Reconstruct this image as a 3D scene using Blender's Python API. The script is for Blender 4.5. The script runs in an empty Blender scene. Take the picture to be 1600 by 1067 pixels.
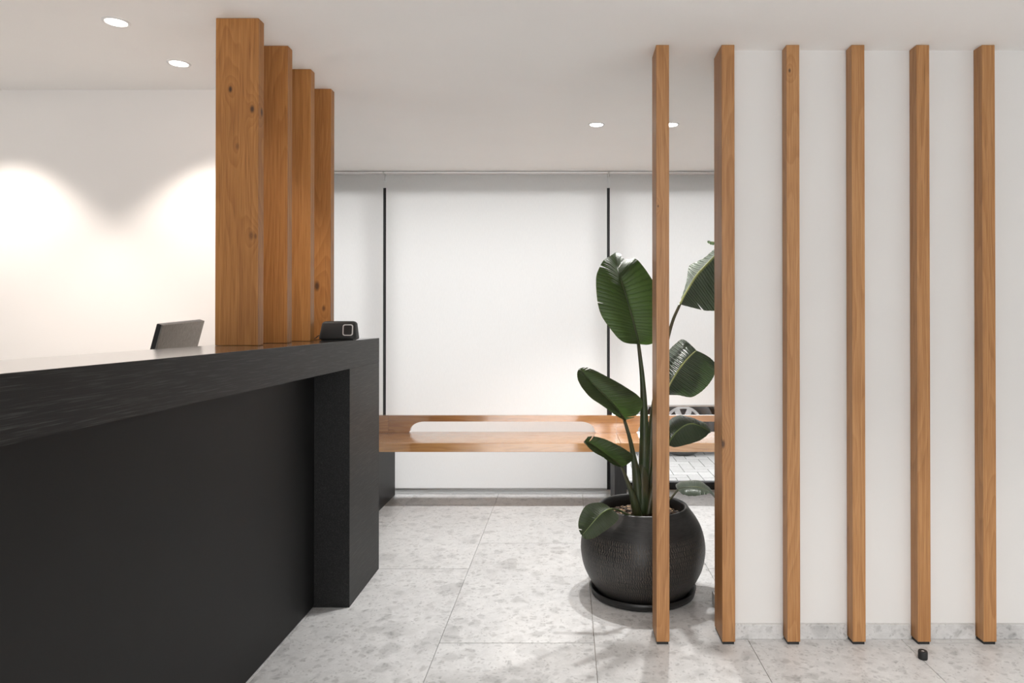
import bpy, bmesh, math, random
from mathutils import Vector, Matrix, noise as mnoise

random.seed(7)
S = bpy.context.scene
COL = S.collection

# ------------------------------------------------------------------ camera, world, exposure
F = 1083.0                      # focal length in pixels of the 1600 px wide frame
VPX, VPY, CAMZ = 888.0, 500.0, 1.25
CEIL = 2.315
PITCH = math.radians(0.3)
cam_d = bpy.data.cameras.new('camera')
cam = bpy.data.objects.new('camera', cam_d)
COL.objects.link(cam)
cam.location = (0, 0, CAMZ)
cam.rotation_euler = (math.radians(90) + PITCH, 0, 0)
cam_d.sensor_width = 36.0
cam_d.lens = 36.0 * F / 1600.0
cam_d.shift_x = -(VPX - 800.0) / 1600.0
cam_d.shift_y = -((533.5 - VPY) + F * math.tan(PITCH)) / 1600.0
cam_d.clip_start = 0.02
S.camera = cam

SKY = 5.8
W = bpy.data.worlds.new('overcast_sky')
S.world = W
W.use_nodes = True
_bg = W.node_tree.nodes['Background']
_bg.inputs['Color'].default_value = (1.0, 0.994, 0.988, 1)
_bg.inputs['Strength'].default_value = SKY
S.view_settings.view_transform = 'Standard'
S.view_settings.look = 'None'
S.view_settings.gamma = 1.0
S.view_settings.use_curve_mapping = False
S.view_settings.exposure = 0.36
S.cycles.use_denoising = True
S.cycles.max_bounces = 12
S.cycles.diffuse_bounces = 9
S.cycles.glossy_bounces = 5
S.cycles.transparent_max_bounces = 16
S.cycles.sample_clamp_indirect = 6.0
S.cycles.caustics_reflective = False
S.cycles.caustics_refractive = False

REAR_Y = -3.2
def area_light(name, loc, rot, sx, sy, power, color=(1, 1, 1), portal=False):
    d = bpy.data.lights.new(name, 'AREA')
    d.shape = 'RECTANGLE'; d.size = sx; d.size_y = sy
    d.energy = power; d.color = color
    if portal: d.cycles.is_portal = True
    o = bpy.data.objects.new(name, d); COL.objects.link(o)
    o.location = loc; o.rotation_euler = rot
    return o
# daylight enters by an added, unseen window behind the camera and by the blinded windows
area_light('daylight_portal', (0.15, REAR_Y + 0.02, 1.25), (math.radians(90), 0, 0), 3.7, 2.0, 1, portal=True)
area_light('daylight_portal', (-0.5, 5.2, 1.15), (math.radians(-90), 0, 0), 5.0, 2.2, 1, portal=True)

LAMP_WARM = (1.0, 0.89, 0.80)
LAMP_SOFT = (1.0, 0.955, 0.915)
LAMP_NEUTRAL = (1.0, 0.985, 0.965)
P_DESK, P_FAR, P_FRONT = 29.0, 92.0, 88.0

# ------------------------------------------------------------------ helpers
def at(px, py, d):
    """point that stands at depth d on the photograph's pixel"""
    return Vector(((px - VPX) / F * d, d, CAMZ - (py - VPY) / F * d))

def link(name, mesh, mat, parent=None, loc=(0, 0, 0), smooth=False):
    o = bpy.data.objects.new(name, mesh)
    COL.objects.link(o)
    if mat is not None and len(mesh.materials) == 0: mesh.materials.append(mat)
    o.location = loc
    if parent is not None: o.parent = parent
    if smooth:
        for p in mesh.polygons: p.use_smooth = True
    return o

def root_of(o):
    v = Vector((0, 0, 0))
    while o is not None:
        v = v + o.location; o = o.parent
    return v

def obj(name, bm, mat, parent=None, origin=None, smooth=False):
    """bm is in world coordinates (no object here is rotated while it is built)"""
    base = root_of(parent) if parent is not None else Vector((0, 0, 0))
    org = Vector(origin) if origin is not None else (base if parent is not None else Vector((0, 0, 0)))
    bmesh.ops.translate(bm, verts=bm.verts, vec=-org)
    me = bpy.data.meshes.new(name)
    bm.to_mesh(me); bm.free()
    return link(name, me, mat, parent, org - base, smooth)

def thing(name, label, cat, loc, group=None):
    o = bpy.data.objects.new(name, None)
    o.empty_display_size = 0.1
    COL.objects.link(o); o.location = loc
    return tag(o, label, cat, group)

def tag(o, label, cat, group=None):
    o['label'] = label; o['category'] = cat
    if group: o['group'] = group
    return o

def struct(o, label=None):
    o['kind'] = 'structure'
    if label: o['label'] = label
    return o

def box(bm, x0, x1, y0, y1, z0, z1, bev=0.0, seg=2):
    r = bmesh.ops.create_cube(bm, size=1.0)
    vs = r['verts']
    for v in vs:
        v.co.x = x0 + (v.co.x + .5) * (x1 - x0)
        v.co.y = y0 + (v.co.y + .5) * (y1 - y0)
        v.co.z = z0 + (v.co.z + .5) * (z1 - z0)
    if bev > 0:
        es = list({e for v in vs for e in v.link_edges})
        bmesh.ops.bevel(bm, geom=es, offset=bev, segments=seg, affect='EDGES', profile=.5)
    return bm

def boxm(*a, **k): return box(bmesh.new(), *a, **k)

def prism(bm, pts, axis, a0, a1):
    """polygon pts (u,v) extruded along axis: 'y' -> (u,*,v), 'x' -> (*,u,v), 'z' -> (u,v,*)"""
    def mk(u, v, a):
        return {'y': (u, a, v), 'x': (a, u, v), 'z': (u, v, a)}[axis]
    A = [bm.verts.new(mk(u, v, a0)) for u, v in pts]
    B = [bm.verts.new(mk(u, v, a1)) for u, v in pts]
    n = len(pts)
    bm.faces.new(A); bm.faces.new(B[::-1])
    for i in range(n):
        bm.faces.new((A[i], B[i], B[(i + 1) % n], A[(i + 1) % n]))
    bmesh.ops.recalc_face_normals(bm, faces=bm.faces)
    return bm

def lathe(bm, prof, cx, cy, n=48, uv=False):
    rings = []
    for r, z in prof:
        if r < 1e-6: rings.append([bm.verts.new((cx, cy, z))])
        else: rings.append([bm.verts.new((cx + r * math.cos(2 * math.pi * k / n), cy + r * math.sin(2 * math.pi * k / n), z)) for k in range(n)])
    for a, b in zip(rings, rings[1:]):
        for k in range(n):
            k2 = (k + 1) % n
            if len(a) == 1 and len(b) == 1: continue
            if len(a) == 1: bm.faces.new((a[0], b[k2], b[k]))
            elif len(b) == 1: bm.faces.new((a[k], a[k2], b[0]))
            else: bm.faces.new((a[k], a[k2], b[k2], b[k]))
    bmesh.ops.recalc_face_normals(bm, faces=bm.faces)
    return bm

def catmull(pts, n):
    P = [Vector(p) for p in pts]
    P = [P[0] * 2 - P[1]] + P + [P[-1] * 2 - P[-2]]
    m = len(P) - 3
    out = []
    for k in range(n + 1):
        t = k / n * m
        i = min(int(t), m - 1); t -= i
        a, b, c, d = P[i:i + 4]
        out.append(0.5 * ((2 * b) + (c - a) * t + (2 * a - 5 * b + 4 * c - d) * t * t + (3 * b - a - 3 * c + d) * t ** 3))
    return out

def tube(bm, pts, rad, n=10, sub=24, flat=1.0):
    """smooth tube through pts with radii rad (same count)"""
    C = catmull(pts, sub)
    R = catmull([(r, 0, 0) for r in rad], sub)
    prev = None; u = None
    rings = []
    for i, c in enumerate(C):
        t = (C[min(i + 1, sub)] - C[max(i - 1, 0)]).normalized()
        if u is None:
            u = t.orthogonal().normalized()
        u = (u - t * u.dot(t)).normalized()
        w = t.cross(u)
        r = max(R[i].x, 1e-4)
        rings.append([bm.verts.new(c + u * (r * math.cos(2 * math.pi * k / n)) + w * (r * flat * math.sin(2 * math.pi * k / n))) for k in range(n)])
    for a, b in zip(rings, rings[1:]):
        for k in range(n):
            bm.faces.new((a[k], a[(k + 1) % n], b[(k + 1) % n], b[k]))
    bm.faces.new(rings[0][::-1]); bm.faces.new(rings[-1])
    bmesh.ops.recalc_face_normals(bm, faces=bm.faces)
    return bm

# ------------------------------------------------------------------ node helpers / materials
class NT:
    def __init__(s, name):
        s.m = bpy.data.materials.new(name); s.m.use_nodes = True
        s.t = s.m.node_tree; s.n = s.t.nodes
        s.b = s.n['Principled BSDF']; s.out = s.n['Material Output']
    def new(s, typ, **k):
        o = s.n.new(typ)
        for a, v in k.items(): setattr(o, a, v)
        return o
    def put(s, sock, v):
        if isinstance(v, bpy.types.NodeSocket): s.t.links.new(v, sock)
        elif isinstance(v, (tuple, list)) and sock.type == 'RGBA' and len(v) == 3: sock.default_value = (*v, 1)
        else: sock.default_value = v
    def math(s, op, a, b=0.0, c=0.0, clamp=False):
        o = s.new('ShaderNodeMath', operation=op, use_clamp=clamp)
        s.put(o.inputs[0], a); s.put(o.inputs[1], b); s.put(o.inputs[2], c)
        return o.outputs[0]
    def vmath(s, op, a, b=(0, 0, 0), scale=None):
        o = s.new('ShaderNodeVectorMath', operation=op)
        s.put(o.inputs[0], a); s.put(o.inputs[1], b)
        if scale is not None: s.put(o.inputs['Scale'], scale)
        return o.outputs['Value'] if op in ('LENGTH', 'DISTANCE', 'DOT_PRODUCT') else o.outputs[0]
    def ramp(s, f, *stops, interp='LINEAR'):
        o = s.new('ShaderNodeValToRGB'); s.put(o.inputs[0], f)
        e = o.color_ramp.elements; o.color_ramp.interpolation = interp
        while len(e) < len(stops): e.new(1.0)
        for i, (p, c) in enumerate(stops):
            e[i].position = p
            e[i].color = (*c, 1) if isinstance(c, (tuple, list)) else (c, c, c, 1)
        return o.outputs[0]
    def mix(s, f, a, b, blend='MIX'):
        o = s.new('ShaderNodeMix', data_type='RGBA', blend_type=blend)
        s.put(o.inputs[0], f); s.put(o.inputs[6], a); s.put(o.inputs[7], b)
        return o.outputs[2]
    def noise(s, vec, scale=5, detail=3, rough=.5, dist=0.0):
        o = s.new('ShaderNodeTexNoise')
        s.put(o.inputs['Vector'], vec); s.put(o.inputs['Scale'], scale)
        s.put(o.inputs['Detail'], detail); s.put(o.inputs['Roughness'], rough); s.put(o.inputs['Distortion'], dist)
        return o.outputs['Fac'], o.outputs['Color']
    def voronoi(s, vec, scale, feature='F1', rnd=1.0):
        o = s.new('ShaderNodeTexVoronoi', feature=feature)
        s.put(o.inputs['Vector'], vec); s.put(o.inputs['Scale'], scale); s.put(o.inputs['Randomness'], rnd)
        return o
    def objco(s): return s.new('ShaderNodeTexCoord').outputs['Object']
    def rnd(s): return s.new('ShaderNodeObjectInfo').outputs['Random']
    def scale3(s, v, sc):
        o = s.new('ShaderNodeMapping'); s.put(o.inputs[0], v); o.inputs['Scale'].default_value = sc
        return o.outputs[0]
    def bump(s, h, strength=.2, dist=.002):
        o = s.new('ShaderNodeBump'); s.put(o.inputs['Height'], h)
        o.inputs['Strength'].default_value = strength; o.inputs['Distance'].default_value = dist
        s.t.links.new(o.outputs[0], s.b.inputs['Normal'])
    def set(s, color=None, rough=None, metal=None, spec=None, **k):
        if color is not None: s.put(s.b.inputs['Base Color'], color)
        if rough is not None: s.put(s.b.inputs['Roughness'], rough)
        if metal is not None: s.put(s.b.inputs['Metallic'], metal)
        if spec is not None: s.put(s.b.inputs['Specular IOR Level'], spec)
        for a, v in k.items(): s.put(s.b.inputs[a], v)
        return s.m

def plain(name, c, rough=.5, metal=0.0, var=.06, scale=30, spec=.5):
    t = NT(name)
    f, _ = t.noise(t.objco(), scale, 3)
    lo = tuple(x * (1 - var) for x in c); hi = tuple(min(1, x * (1 + var)) for x in c)
    return t.set(t.ramp(f, (.3, lo), (.7, hi)), rough, metal, spec)

def plaster(name, c):
    t = NT(name)
    f, _ = t.noise(t.objco(), 3.0, 3)
    g, _ = t.noise(t.objco(), 180.0, 2)
    lo = tuple(x * .985 for x in c)
    t.bump(g, .06, .001)
    return t.set(t.ramp(f, (.3, lo), (.7, c)), .85, 0, .3)

def oak(name, axis='z', tint=(1, 1, 1), knots=(), gloss=.0):
    """oak veneer: figure of growth rings stretched along one axis, pores, optional knots (x,y,z,r,strength)"""
    t = NT(name)
    co = t.objco()
    r = t.rnd()
    off = t.new('ShaderNodeCombineXYZ')
    t.put(off.inputs[0], t.math('MULTIPLY', r, 37.0)); t.put(off.inputs[1], t.math('MULTIPLY', r, 91.0)); t.put(off.inputs[2], t.math('MULTIPLY', r, 53.0))
    p = t.vmath('ADD', co, off.outputs[0])
    st = {'z': (1, 1, .10), 'x': (.10, 1, 1), 'y': (1, .10, 1)}[axis]
    sf = {'z': (1, 1, .018), 'x': (.018, 1, 1), 'y': (1, .018, 1)}[axis]
    base, _ = t.noise(t.scale3(p, st), 7.0, 2.0, .45, .25)
    kmask = None
    kin = base
    for (kx, ky, kz, kr, ks) in knots:
        d = t.vmath('SUBTRACT', co, (kx, ky, kz))
        sq = {'z': (1, 1, .55), 'x': (.55, 1, 1), 'y': (1, .55, 1)}[axis]
        dl = t.vmath('LENGTH', t.vmath('MULTIPLY', d, sq))
        g = t.math('POWER', 2.718, t.math('MULTIPLY', t.math('POWER', t.math('DIVIDE', dl, kr * 3.2), 2.0), -1.0))
        kin = t.math('ADD', kin, t.math('MULTIPLY', g, .13 * min(1, ks + .2)))
        km = t.math('MULTIPLY', t.ramp(t.math('DIVIDE', dl, kr), (.35, 1.0), (1.0, 0.0)), ks)
        kmask = km if kmask is None else t.math('MAXIMUM', kmask, km)
    rings = t.math('FRACT', t.math('MULTIPLY', kin, 15.0))
    rings = t.ramp(rings, (0, .25), (.55, .75), (.9, 1.0), (1.0, .25))
    fine, _ = t.noise(t.scale3(p, sf), 240.0, 3.0, .65)
    pore, _ = t.noise(t.scale3(p, sf), 420.0, 2.0, .6)
    broad, _ = t.noise(t.scale3(p, st), 2.6, 2.0)
    f = t.math('ADD', t.math('MULTIPLY', rings, .20), t.math('MULTIPLY', fine, .80))
    f = t.math('ADD', t.math('MULTIPLY', f, .75), t.math('MULTIPLY', broad, .25))
    A = tuple(a * b for a, b in zip((.270, .112, .034), tint))
    B = tuple(a * b for a, b in zip((.380, .176, .058), tint))
    Cc = tuple(a * b for a, b in zip((.480, .245, .092), tint))
    c = t.ramp(f, (.32, A), (.50, B), (.68, Cc))
    pm = t.ramp(pore, (.30, .72), (.42, 1.0))
    c = t.mix(1.0, c, pm, 'MULTIPLY')
    if kmask is not None:
        c = t.mix(kmask, c, (.045, .018, .008))
    t.bump(t.math('ADD', fine, pore), .12 if not gloss else .02, .0008)
    if gloss: t.set(**{'Coat Weight': 1.0, 'Coat Roughness': .10, 'Coat IOR': 2.7})
    return t.set(c, t.ramp(fine, (.3, .52 - gloss), (.7, .40 - gloss)), 0, .45)

def black_veneer(name, axis, lo=.003, hi=.030, rough=.50, strength=.35):
    t = NT(name)
    co = t.objco()
    sf = {'z': (1, 1, .028), 'x': (.028, 1, 1), 'y': (1, .028, 1)}[axis]
    g, _ = t.noise(t.scale3(co, sf), 340.0, 2.0, .6)
    h, _ = t.noise(co, 900.0, 2.0, .5)
    f = t.math('ADD', t.math('MULTIPLY', g, .85), t.math('MULTIPLY', h, .15))
    c = t.ramp(f, (.40, lo), (.52, lo * 1.7), (.63, hi * .75), (.72, hi * 1.3))
    t.bump(f, strength, .0010)
    return t.set(c, rough, 0, .35)

def stone(name):
    t = NT(name)
    co = t.objco(); r = t.rnd()
    off = t.new('ShaderNodeCombineXYZ')
    t.put(off.inputs[0], t.math('MULTIPLY', r, 23.0)); t.put(off.inputs[1], t.math('MULTIPLY', r, 61.0)); t.put(off.inputs[2], t.math('MULTIPLY', r, 7.0))
    p = t.vmath('ADD', co, off.outputs[0])
    _, wc = t.noise(p, 9.0, 4.0, .6)
    w = t.vmath('ADD', p, t.vmath('SCALE', t.vmath('SUBTRACT', wc, (.5, .5, .5)), scale=.10))
    col = (.70, .69, .67)
    out = None
    cloud, _ = t.noise(p, 2.2, 4.0, .6)
    val = t.ramp(cloud, (.28, .525), (.72, .61))
    def pebbles(val, sc, thr, dark, edge):
        v = t.voronoi(w, sc)
        cell = t.new('ShaderNodeSeparateColor'); t.put(cell.inputs[0], v.outputs['Color'])
        pick = t.ramp(cell.outputs[0], (thr, 0.0), (thr + .03, 1.0))
        shape = t.ramp(v.outputs['Distance'], (edge - .20, 1.0), (edge, 0.0))
        tone = t.math('MULTIPLY_ADD', cell.outputs[1], .55, .45)
        m = t.math('MULTIPLY', t.math('MULTIPLY', pick, shape), tone)
        return t.math('MULTIPLY', val, t.math('SUBTRACT', 1.0, t.math('MULTIPLY', m, dark)))
    val = pebbles(val, 5.0, .66, .20, .50)
    val = pebbles(val, 12.0, .62, .22, .48)
    val = pebbles(val, 28.0, .60, .26, .47)
    val = pebbles(val, 70.0, .60, .30, .47)
    sp, _ = t.noise(p, 160.0, 3.0, .7)
    val = t.math('MULTIPLY', val, t.math('MULTIPLY_ADD', sp, .22, .89))
    mot, _ = t.noise(w, 26.0, 4.0, .65)
    val = t.math('MULTIPLY', val, t.math('MULTIPLY_ADD', mot, .50, .76))
    tintc = t.new('ShaderNodeCombineColor')
    t.put(tintc.inputs[0], val); t.put(tintc.inputs[1], val); t.put(tintc.inputs[2], t.math('MULTIPLY', val, .997))
    t.bump(sp, .05, .0006)
    return t.set(tintc.outputs[0], t.math('MULTIPLY_ADD', mot, .18, .26), 0, .5)

def glass_mat(name):
    t = NT(name)
    t.n.remove(t.b)
    tr = t.new('ShaderNodeBsdfTransparent'); tr.inputs[0].default_value = (.96, .96, .96, 1)
    gl = t.new('ShaderNodeBsdfGlossy'); gl.inputs['Roughness'].default_value = .02
    fr = t.new('ShaderNodeFresnel'); fr.inputs['IOR'].default_value = 1.45
    mx = t.new('ShaderNodeMixShader')
    t.t.links.new(fr.outputs[0], mx.inputs[0]); t.t.links.new(tr.outputs[0], mx.inputs[1]); t.t.links.new(gl.outputs[0], mx.inputs[2])
    t.t.links.new(mx.outputs[0], t.out.inputs[0])
    return t.m

def blind_mat(name):
    t = NT(name)
    t.n.remove(t.b)
    co = t.objco()
    wv, _ = t.noise(t.scale3(co, (1, 1, .05)), 700.0, 2.0)
    c = t.ramp(wv, (.3, (.80, .80, .795)), (.7, (.84, .84, .835)))
    df = t.new('ShaderNodeBsdfDiffuse'); t.put(df.inputs[0], c)
    tl = t.new('ShaderNodeBsdfTranslucent'); t.put(tl.inputs[0], c)
    mx = t.new('ShaderNodeMixShader'); mx.inputs[0].default_value = .43
    t.t.links.new(df.outputs[0], mx.inputs[1]); t.t.links.new(tl.outputs[0], mx.inputs[2])
    t.t.links.new(mx.outputs[0], t.out.inputs[0])
    return t.m

def leaf_mat(name, dark, light, vein_c, rough=.44, bump=.35):
    """UV: u = -1..1 across (midrib 0) mapped to 0..1, v = along"""
    t = NT(name)
    uv = t.new('ShaderNodeUVMap').outputs[0]
    sx = t.new('ShaderNodeSeparateXYZ'); t.put(sx.inputs[0], uv)
    u = t.math('ABSOLUTE', t.math('MULTIPLY_ADD', sx.outputs[0], 2.0, -1.0))
    v = sx.outputs[1]
    n1, _ = t.noise(t.objco(), 60.0, 2.0)
    ph = t.math('ADD', t.math('MULTIPLY', v, 44.0), t.math('MULTIPLY', n1, .5))
    st = t.math('PINGPONG', ph, .5)
    veins = t.ramp(st, (.02, 0.0), (.28, 1.0))
    fine = t.math('PINGPONG', t.math('MULTIPLY', ph, 4.0), .5)
    f = t.math('ADD', t.math('MULTIPLY', veins, .75), t.math('MULTIPLY', fine, .3))
    n2, _ = t.noise(t.objco(), 9.0, 2.0)
    f = t.math('MULTIPLY', f, t.math('MULTIPLY_ADD', n2, .9, .5))
    c = t.ramp(f, (.05, dark), (.9, light))
    mr = t.ramp(u, (.018, 1.0), (.045, 0.0))
    c = t.mix(mr, c, vein_c)
    edge = t.ramp(u, (.965, 0.0), (1.0, 1.0))
    c = t.mix(t.math('MULTIPLY', edge, .35), c, (.12, .10, .04))
    t.bump(veins, bump, .003)
    t.set(c, rough, 0, .5)
    tl = t.new('ShaderNodeBsdfTranslucent'); t.put(tl.inputs[0], t.mix(.5, c, (.10, .22, .02)))
    mx = t.new('ShaderNodeMixShader'); mx.inputs[0].default_value = .18
    t.t.links.new(t.b.outputs[0], mx.inputs[1]); t.t.links.new(tl.outputs[0], mx.inputs[2])
    t.t.links.new(mx.outputs[0], t.out.inputs[0])
    return t.m

def stalk_mat():
    t = NT('plant_stalk')
    co = t.objco()
    f, _ = t.noise(t.scale3(co, (1, 1, .06)), 160.0, 3.0, .6)
    g, _ = t.noise(co, 7.0, 2.0)
    c = t.ramp(f, (.3, (.012, .024, .008)), (.7, (.045, .070, .020)))
    c = t.mix(t.ramp(g, (.42, 0.0), (.68, .75)), c, (.085, .060, .030))
    return t.set(c, .42, 0, .5)

def pot_mat():
    t = NT('charcoal_pot')
    uv = t.new('ShaderNodeUVMap').outputs[0]
    sx = t.new('ShaderNodeSeparateXYZ'); t.put(sx.inputs[0], uv)
    a, h = sx.outputs[0], sx.outputs[1]                      # turns, metres of height
    row = t.math('FLOOR', t.math('MULTIPLY', h, 46.0))
    hf = t.math('FRACT', t.math('MULTIPLY', h, 46.0))
    jit = t.new('ShaderNodeTexWhiteNoise', noise_dimensions='1D'); t.put(jit.inputs['W'], row)
    n, _ = t.noise(t.objco(), 45.0, 3.0)
    sl = t.math('ADD', t.math('MULTIPLY', a, 170.0), t.math('ADD', t.math('MULTIPLY', hf, .35), t.math('ADD', t.math('MULTIPLY', jit.outputs[0], 3.0), t.math('MULTIPLY', n, 2.2))))
    g = t.math('PINGPONG', sl, .5)
    groove = t.ramp(g, (.05, 1.0), (.20, 0.0))
    ends = t.ramp(hf, (.0, 0.0), (.12, 1.0), (.88, 1.0), (1.0, 0.0))
    zone = t.ramp(t.math('MULTIPLY', h, 2.0), (.03, 0.0), (.10, 1.0), (.58, 1.0), (.63, 0.0))
    pat, _ = t.noise(t.objco(), 12.0, 3.0)
    gm = t.math('MULTIPLY', t.math('MULTIPLY', groove, ends), t.math('MULTIPLY', zone, t.ramp(pat, (.30, .35), (.62, 1.0))))
    st, _ = t.noise(t.scale3(t.objco(), (1, 1, 6)), 26.0, 4.0, .6)
    base = t.ramp(st, (.3, (.010, .010, .010)), (.7, (.026, .0255, .025)))
    c = t.mix(gm, base, (.130, .108, .085))
    hgt = t.math('SUBTRACT', t.math('MULTIPLY', st, .3), gm)
    t.bump(hgt, .5, .003)
    return t.set(c, t.math('MULTIPLY_ADD', gm, .35, .40), 0, .5)

def soil_mat():
    t = NT('potting_soil')
    f, _ = t.noise(t.objco(), 70.0, 4.0, .7)
    t.bump(f, .8, .01)
    return t.set(t.ramp(f, (.35, (.010, .006, .004)), (.7, (.060, .034, .020))), .95, 0, .2)

def emit(name, c, s):
    t = NT(name)
    return t.set((.9, .9, .88), .4, **{'Emission Color': c, 'Emission Strength': s})

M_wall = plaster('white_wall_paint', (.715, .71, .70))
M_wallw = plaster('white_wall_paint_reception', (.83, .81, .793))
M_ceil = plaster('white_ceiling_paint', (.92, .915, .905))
M_stone = stone('grey_terrazzo_stone')
M_grout = plain('floor_grout', (.27, .22, .17), .9)
M_oak_plain = oak('oak_post_wood', 'z', (1, 1.03, 1.12))
M_bench_oak = oak('oak_bench', 'x', (1.25, 1.32, 1.40), (), .20)
M_black_y = black_veneer('black_veneer_counter', 'y')
M_black_panel = plain('black_matt_panel', (.0050, .0050, .0049), .55, 0, .10, 6, .32)
M_black_bench = black_veneer('black_veneer_bench', 'z', .010, .022, .5, .15)
M_desk = plain('dark_desk_side', (.03, .03, .03), .4)
M_worktop = plain('white_bounce_worktop', (.80, .79, .77), .35, 0, .02)  # unseen worktop made white to bounce lamp light onto the ceiling
M_frame = plain('black_window_frame', (.012, .012, .013), .4)
M_glass = glass_mat('window_glass')
M_blind = blind_mat('white_blind_fabric')
M_frost = blind_mat('added_frosted_glass')
M_whitep = plain('white_plastic', (.78, .78, .78), .4, 0, .01)
M_alu = plain('pale_aluminium', (.52, .53, .54), .35, .3)
M_sill = plain('white_sill_stone', (.85, .85, .84), .35, 0, .02)
M_rubber = plain('black_rubber', (.010, .010, .010), .55)
M_gloss_black = plain('black_plastic', (.010, .010, .011), .32)
M_mesh_black = plain('black_grille_cloth', (.014, .014, .014), .6, 0, .5, 900)
M_silver = plain('silver_ring', (.72, .72, .72), .25, .4, .02)
M_saucer = plain('black_saucer', (.012, .012, .012), .38)

# ------------------------------------------------------------------ the setting: floor, ceiling, walls
X0, X1, YF = -4.0, 3.0, 5.0
fl = struct(obj('floor', boxm(X0 - .2, X1 + .2, REAR_Y - .15, 5.0, -.14, -.006), M_grout))
TW, TL, GAP = 0.6012, 1.200, .0009
tile_cache = {}
def floor_tile(x0, x1, y0, y1):
    w, l = round(x1 - x0, 4), round(y1 - y0, 4)
    if (w, l) not in tile_cache:
        bm = boxm(-w / 2, w / 2, -l / 2, l / 2, -.006, 0, .0008, 1)
        me = bpy.data.meshes.new('floor_tile'); bm.to_mesh(me); bm.free()
        me.materials.append(M_stone); tile_cache[(w, l)] = me
    link('floor_tile', tile_cache[(w, l)], None, fl, ((x0 + x1) / 2, (y0 + y1) / 2, 0))
for c in range(-6, 7):
    x0 = .1012 + (c - 1) * TW                      # column c lies between joints c-1 and c
    x1 = x0 + TW
    if x0 > X1 + .1 or x1 < X0 - .1: continue

    base = (3.890 + .4 * c) % TL
    k = math.floor((REAR_Y - base) / TL)
    y = base + k * TL
    while y < 5.0:
        ya, yb = max(y, REAR_Y - .1), min(y + TL, 4.998)
        if yb - ya > .03: floor_tile(x0 + GAP, x1 - GAP, ya + .0020, yb - .0020)
        y += TL

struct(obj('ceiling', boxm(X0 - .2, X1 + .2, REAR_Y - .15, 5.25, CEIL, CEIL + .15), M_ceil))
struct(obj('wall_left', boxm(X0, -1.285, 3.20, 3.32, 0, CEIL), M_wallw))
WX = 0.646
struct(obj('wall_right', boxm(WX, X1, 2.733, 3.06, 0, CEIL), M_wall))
struct(obj('wall_side_left', boxm(X0 - .15, X0, REAR_Y, 5.25, 0, CEIL), M_wall))
struct(obj('wall_side_right', boxm(X1, X1 + .15, REAR_Y, 5.25, 0, CEIL), M_wall))
# far wall around the three windows
bm = bmesh.new()
box(bm, X0, -2.97, 5.0, 5.25, 0, CEIL)
box(bm, 1.94, X1, 5.0, 5.25, 0, CEIL)
box(bm, -2.97, 1.94, 5.0, 5.25, 2.3085, CEIL)
struct(obj('wall_far', bm, M_wall))
# wall behind the camera with one large window added to let daylight in
bm = bmesh.new()
box(bm, X0, -1.7, REAR_Y - .15, REAR_Y, 0, CEIL)
box(bm, 2.0, X1, REAR_Y - .15, REAR_Y, 0, CEIL)
box(bm, -1.7, 2.0, REAR_Y - .15, REAR_Y, 2.25, CEIL)
box(bm, -1.7, 2.0, REAR_Y - .15, REAR_Y, 0, .25)
struct(obj('wall_near', bm, M_wall))

def window(n, x0, x1, y0, y1, z0, z1, fw=.055):
    bm = bmesh.new()
    box(bm, x0, x0 + fw, y0, y1, z0, z1); box(bm, x1 - fw, x1, y0, y1, z0, z1)
    box(bm, x0 + fw, x1 - fw, y0, y1, z0, z0 + .052); box(bm, x0 + fw, x1 - fw, y0, y1, z1 - .05, z1)
    w = struct(obj('window_%d' % n, bm, M_frame, origin=((x0 + x1) / 2, (y0 + y1) / 2, z0)))
    yc = (y0 + y1) / 2
    obj('pane', boxm(x0 + fw, x1 - fw, yc - .003, yc + .003, z0 + .052, z1 - .05), M_glass, w)
    if n < 4:                                  # frosted strip added above the head rail, feeds dim daylight to blind tops
        obj('added_transom_pane', boxm(x0, x1, yc - .02, yc + .02, z1 + .0005, 2.308), M_frost, w)
    return w
window(1, -2.97, -1.3595, 5.11, 5.17, .0021, 2.2245, .024)
window(2, -1.3585, .2965, 5.11, 5.17, .0021, 2.2245, .024)
window(3, .2975, 1.94, 5.11, 5.17, .0021, 2.2245, .024)
window(4, -1.7, 2.0, REAR_Y - .10, REAR_Y - .04, .25, 2.25)  # added window out of view, brings daylight in from behind
struct(obj('trim_2', boxm(-3.2, 2.2, 5.2505, 5.85, 2.34, 2.50), M_ceil), 'added unseen white canopy slab shading the tops of the windows')  # unseen slab added to cut sky light at the blind tops
struct(obj('trim_1', boxm(-2.97, 1.94, 5.0, 5.25, -.02, .002, .001, 1), M_sill), 'white stone sill under the windows')

# stone baseboard on the right wall, cut between the slats
SLX = [(n + .0) for n in ()]
slat_left = [1025.5, 1128.0, 1229.5, 1331.5, 1433.0, 1535.5]
SD = 2.676
SW = .0500
slat_x = [(p - VPX) / F * SD for p in slat_left]
def bb_edges():
    e = []
    for i in range(1, 6):
        a = slat_x[i] + SW + .001
        b = slat_x[i + 1] - .006 if i < 5 else X1
        e.append((a, b))
    return e
bb_prof_top = .058
bbr = None
for i, (a, b) in enumerate(bb_edges()):
    bmp = boxm(a, b, 2.720, 2.733, .0002, .058, .0012, 1)
    if i == 0:
        bbr = struct(obj('baseboard_right', bmp, M_stone, origin=((a + b) / 2, 2.727, 0)))
    else:
        obj('baseboard_piece', bmp, M_stone, bbr, origin=((a + b) / 2, 2.727, 0))
obj('baseboard_piece', boxm(WX - .013, WX - .0003, 2.86, 3.06, .0002, .058, .0012, 1), M_stone, bbr, origin=(WX - .006, 2.93, 0))

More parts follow.
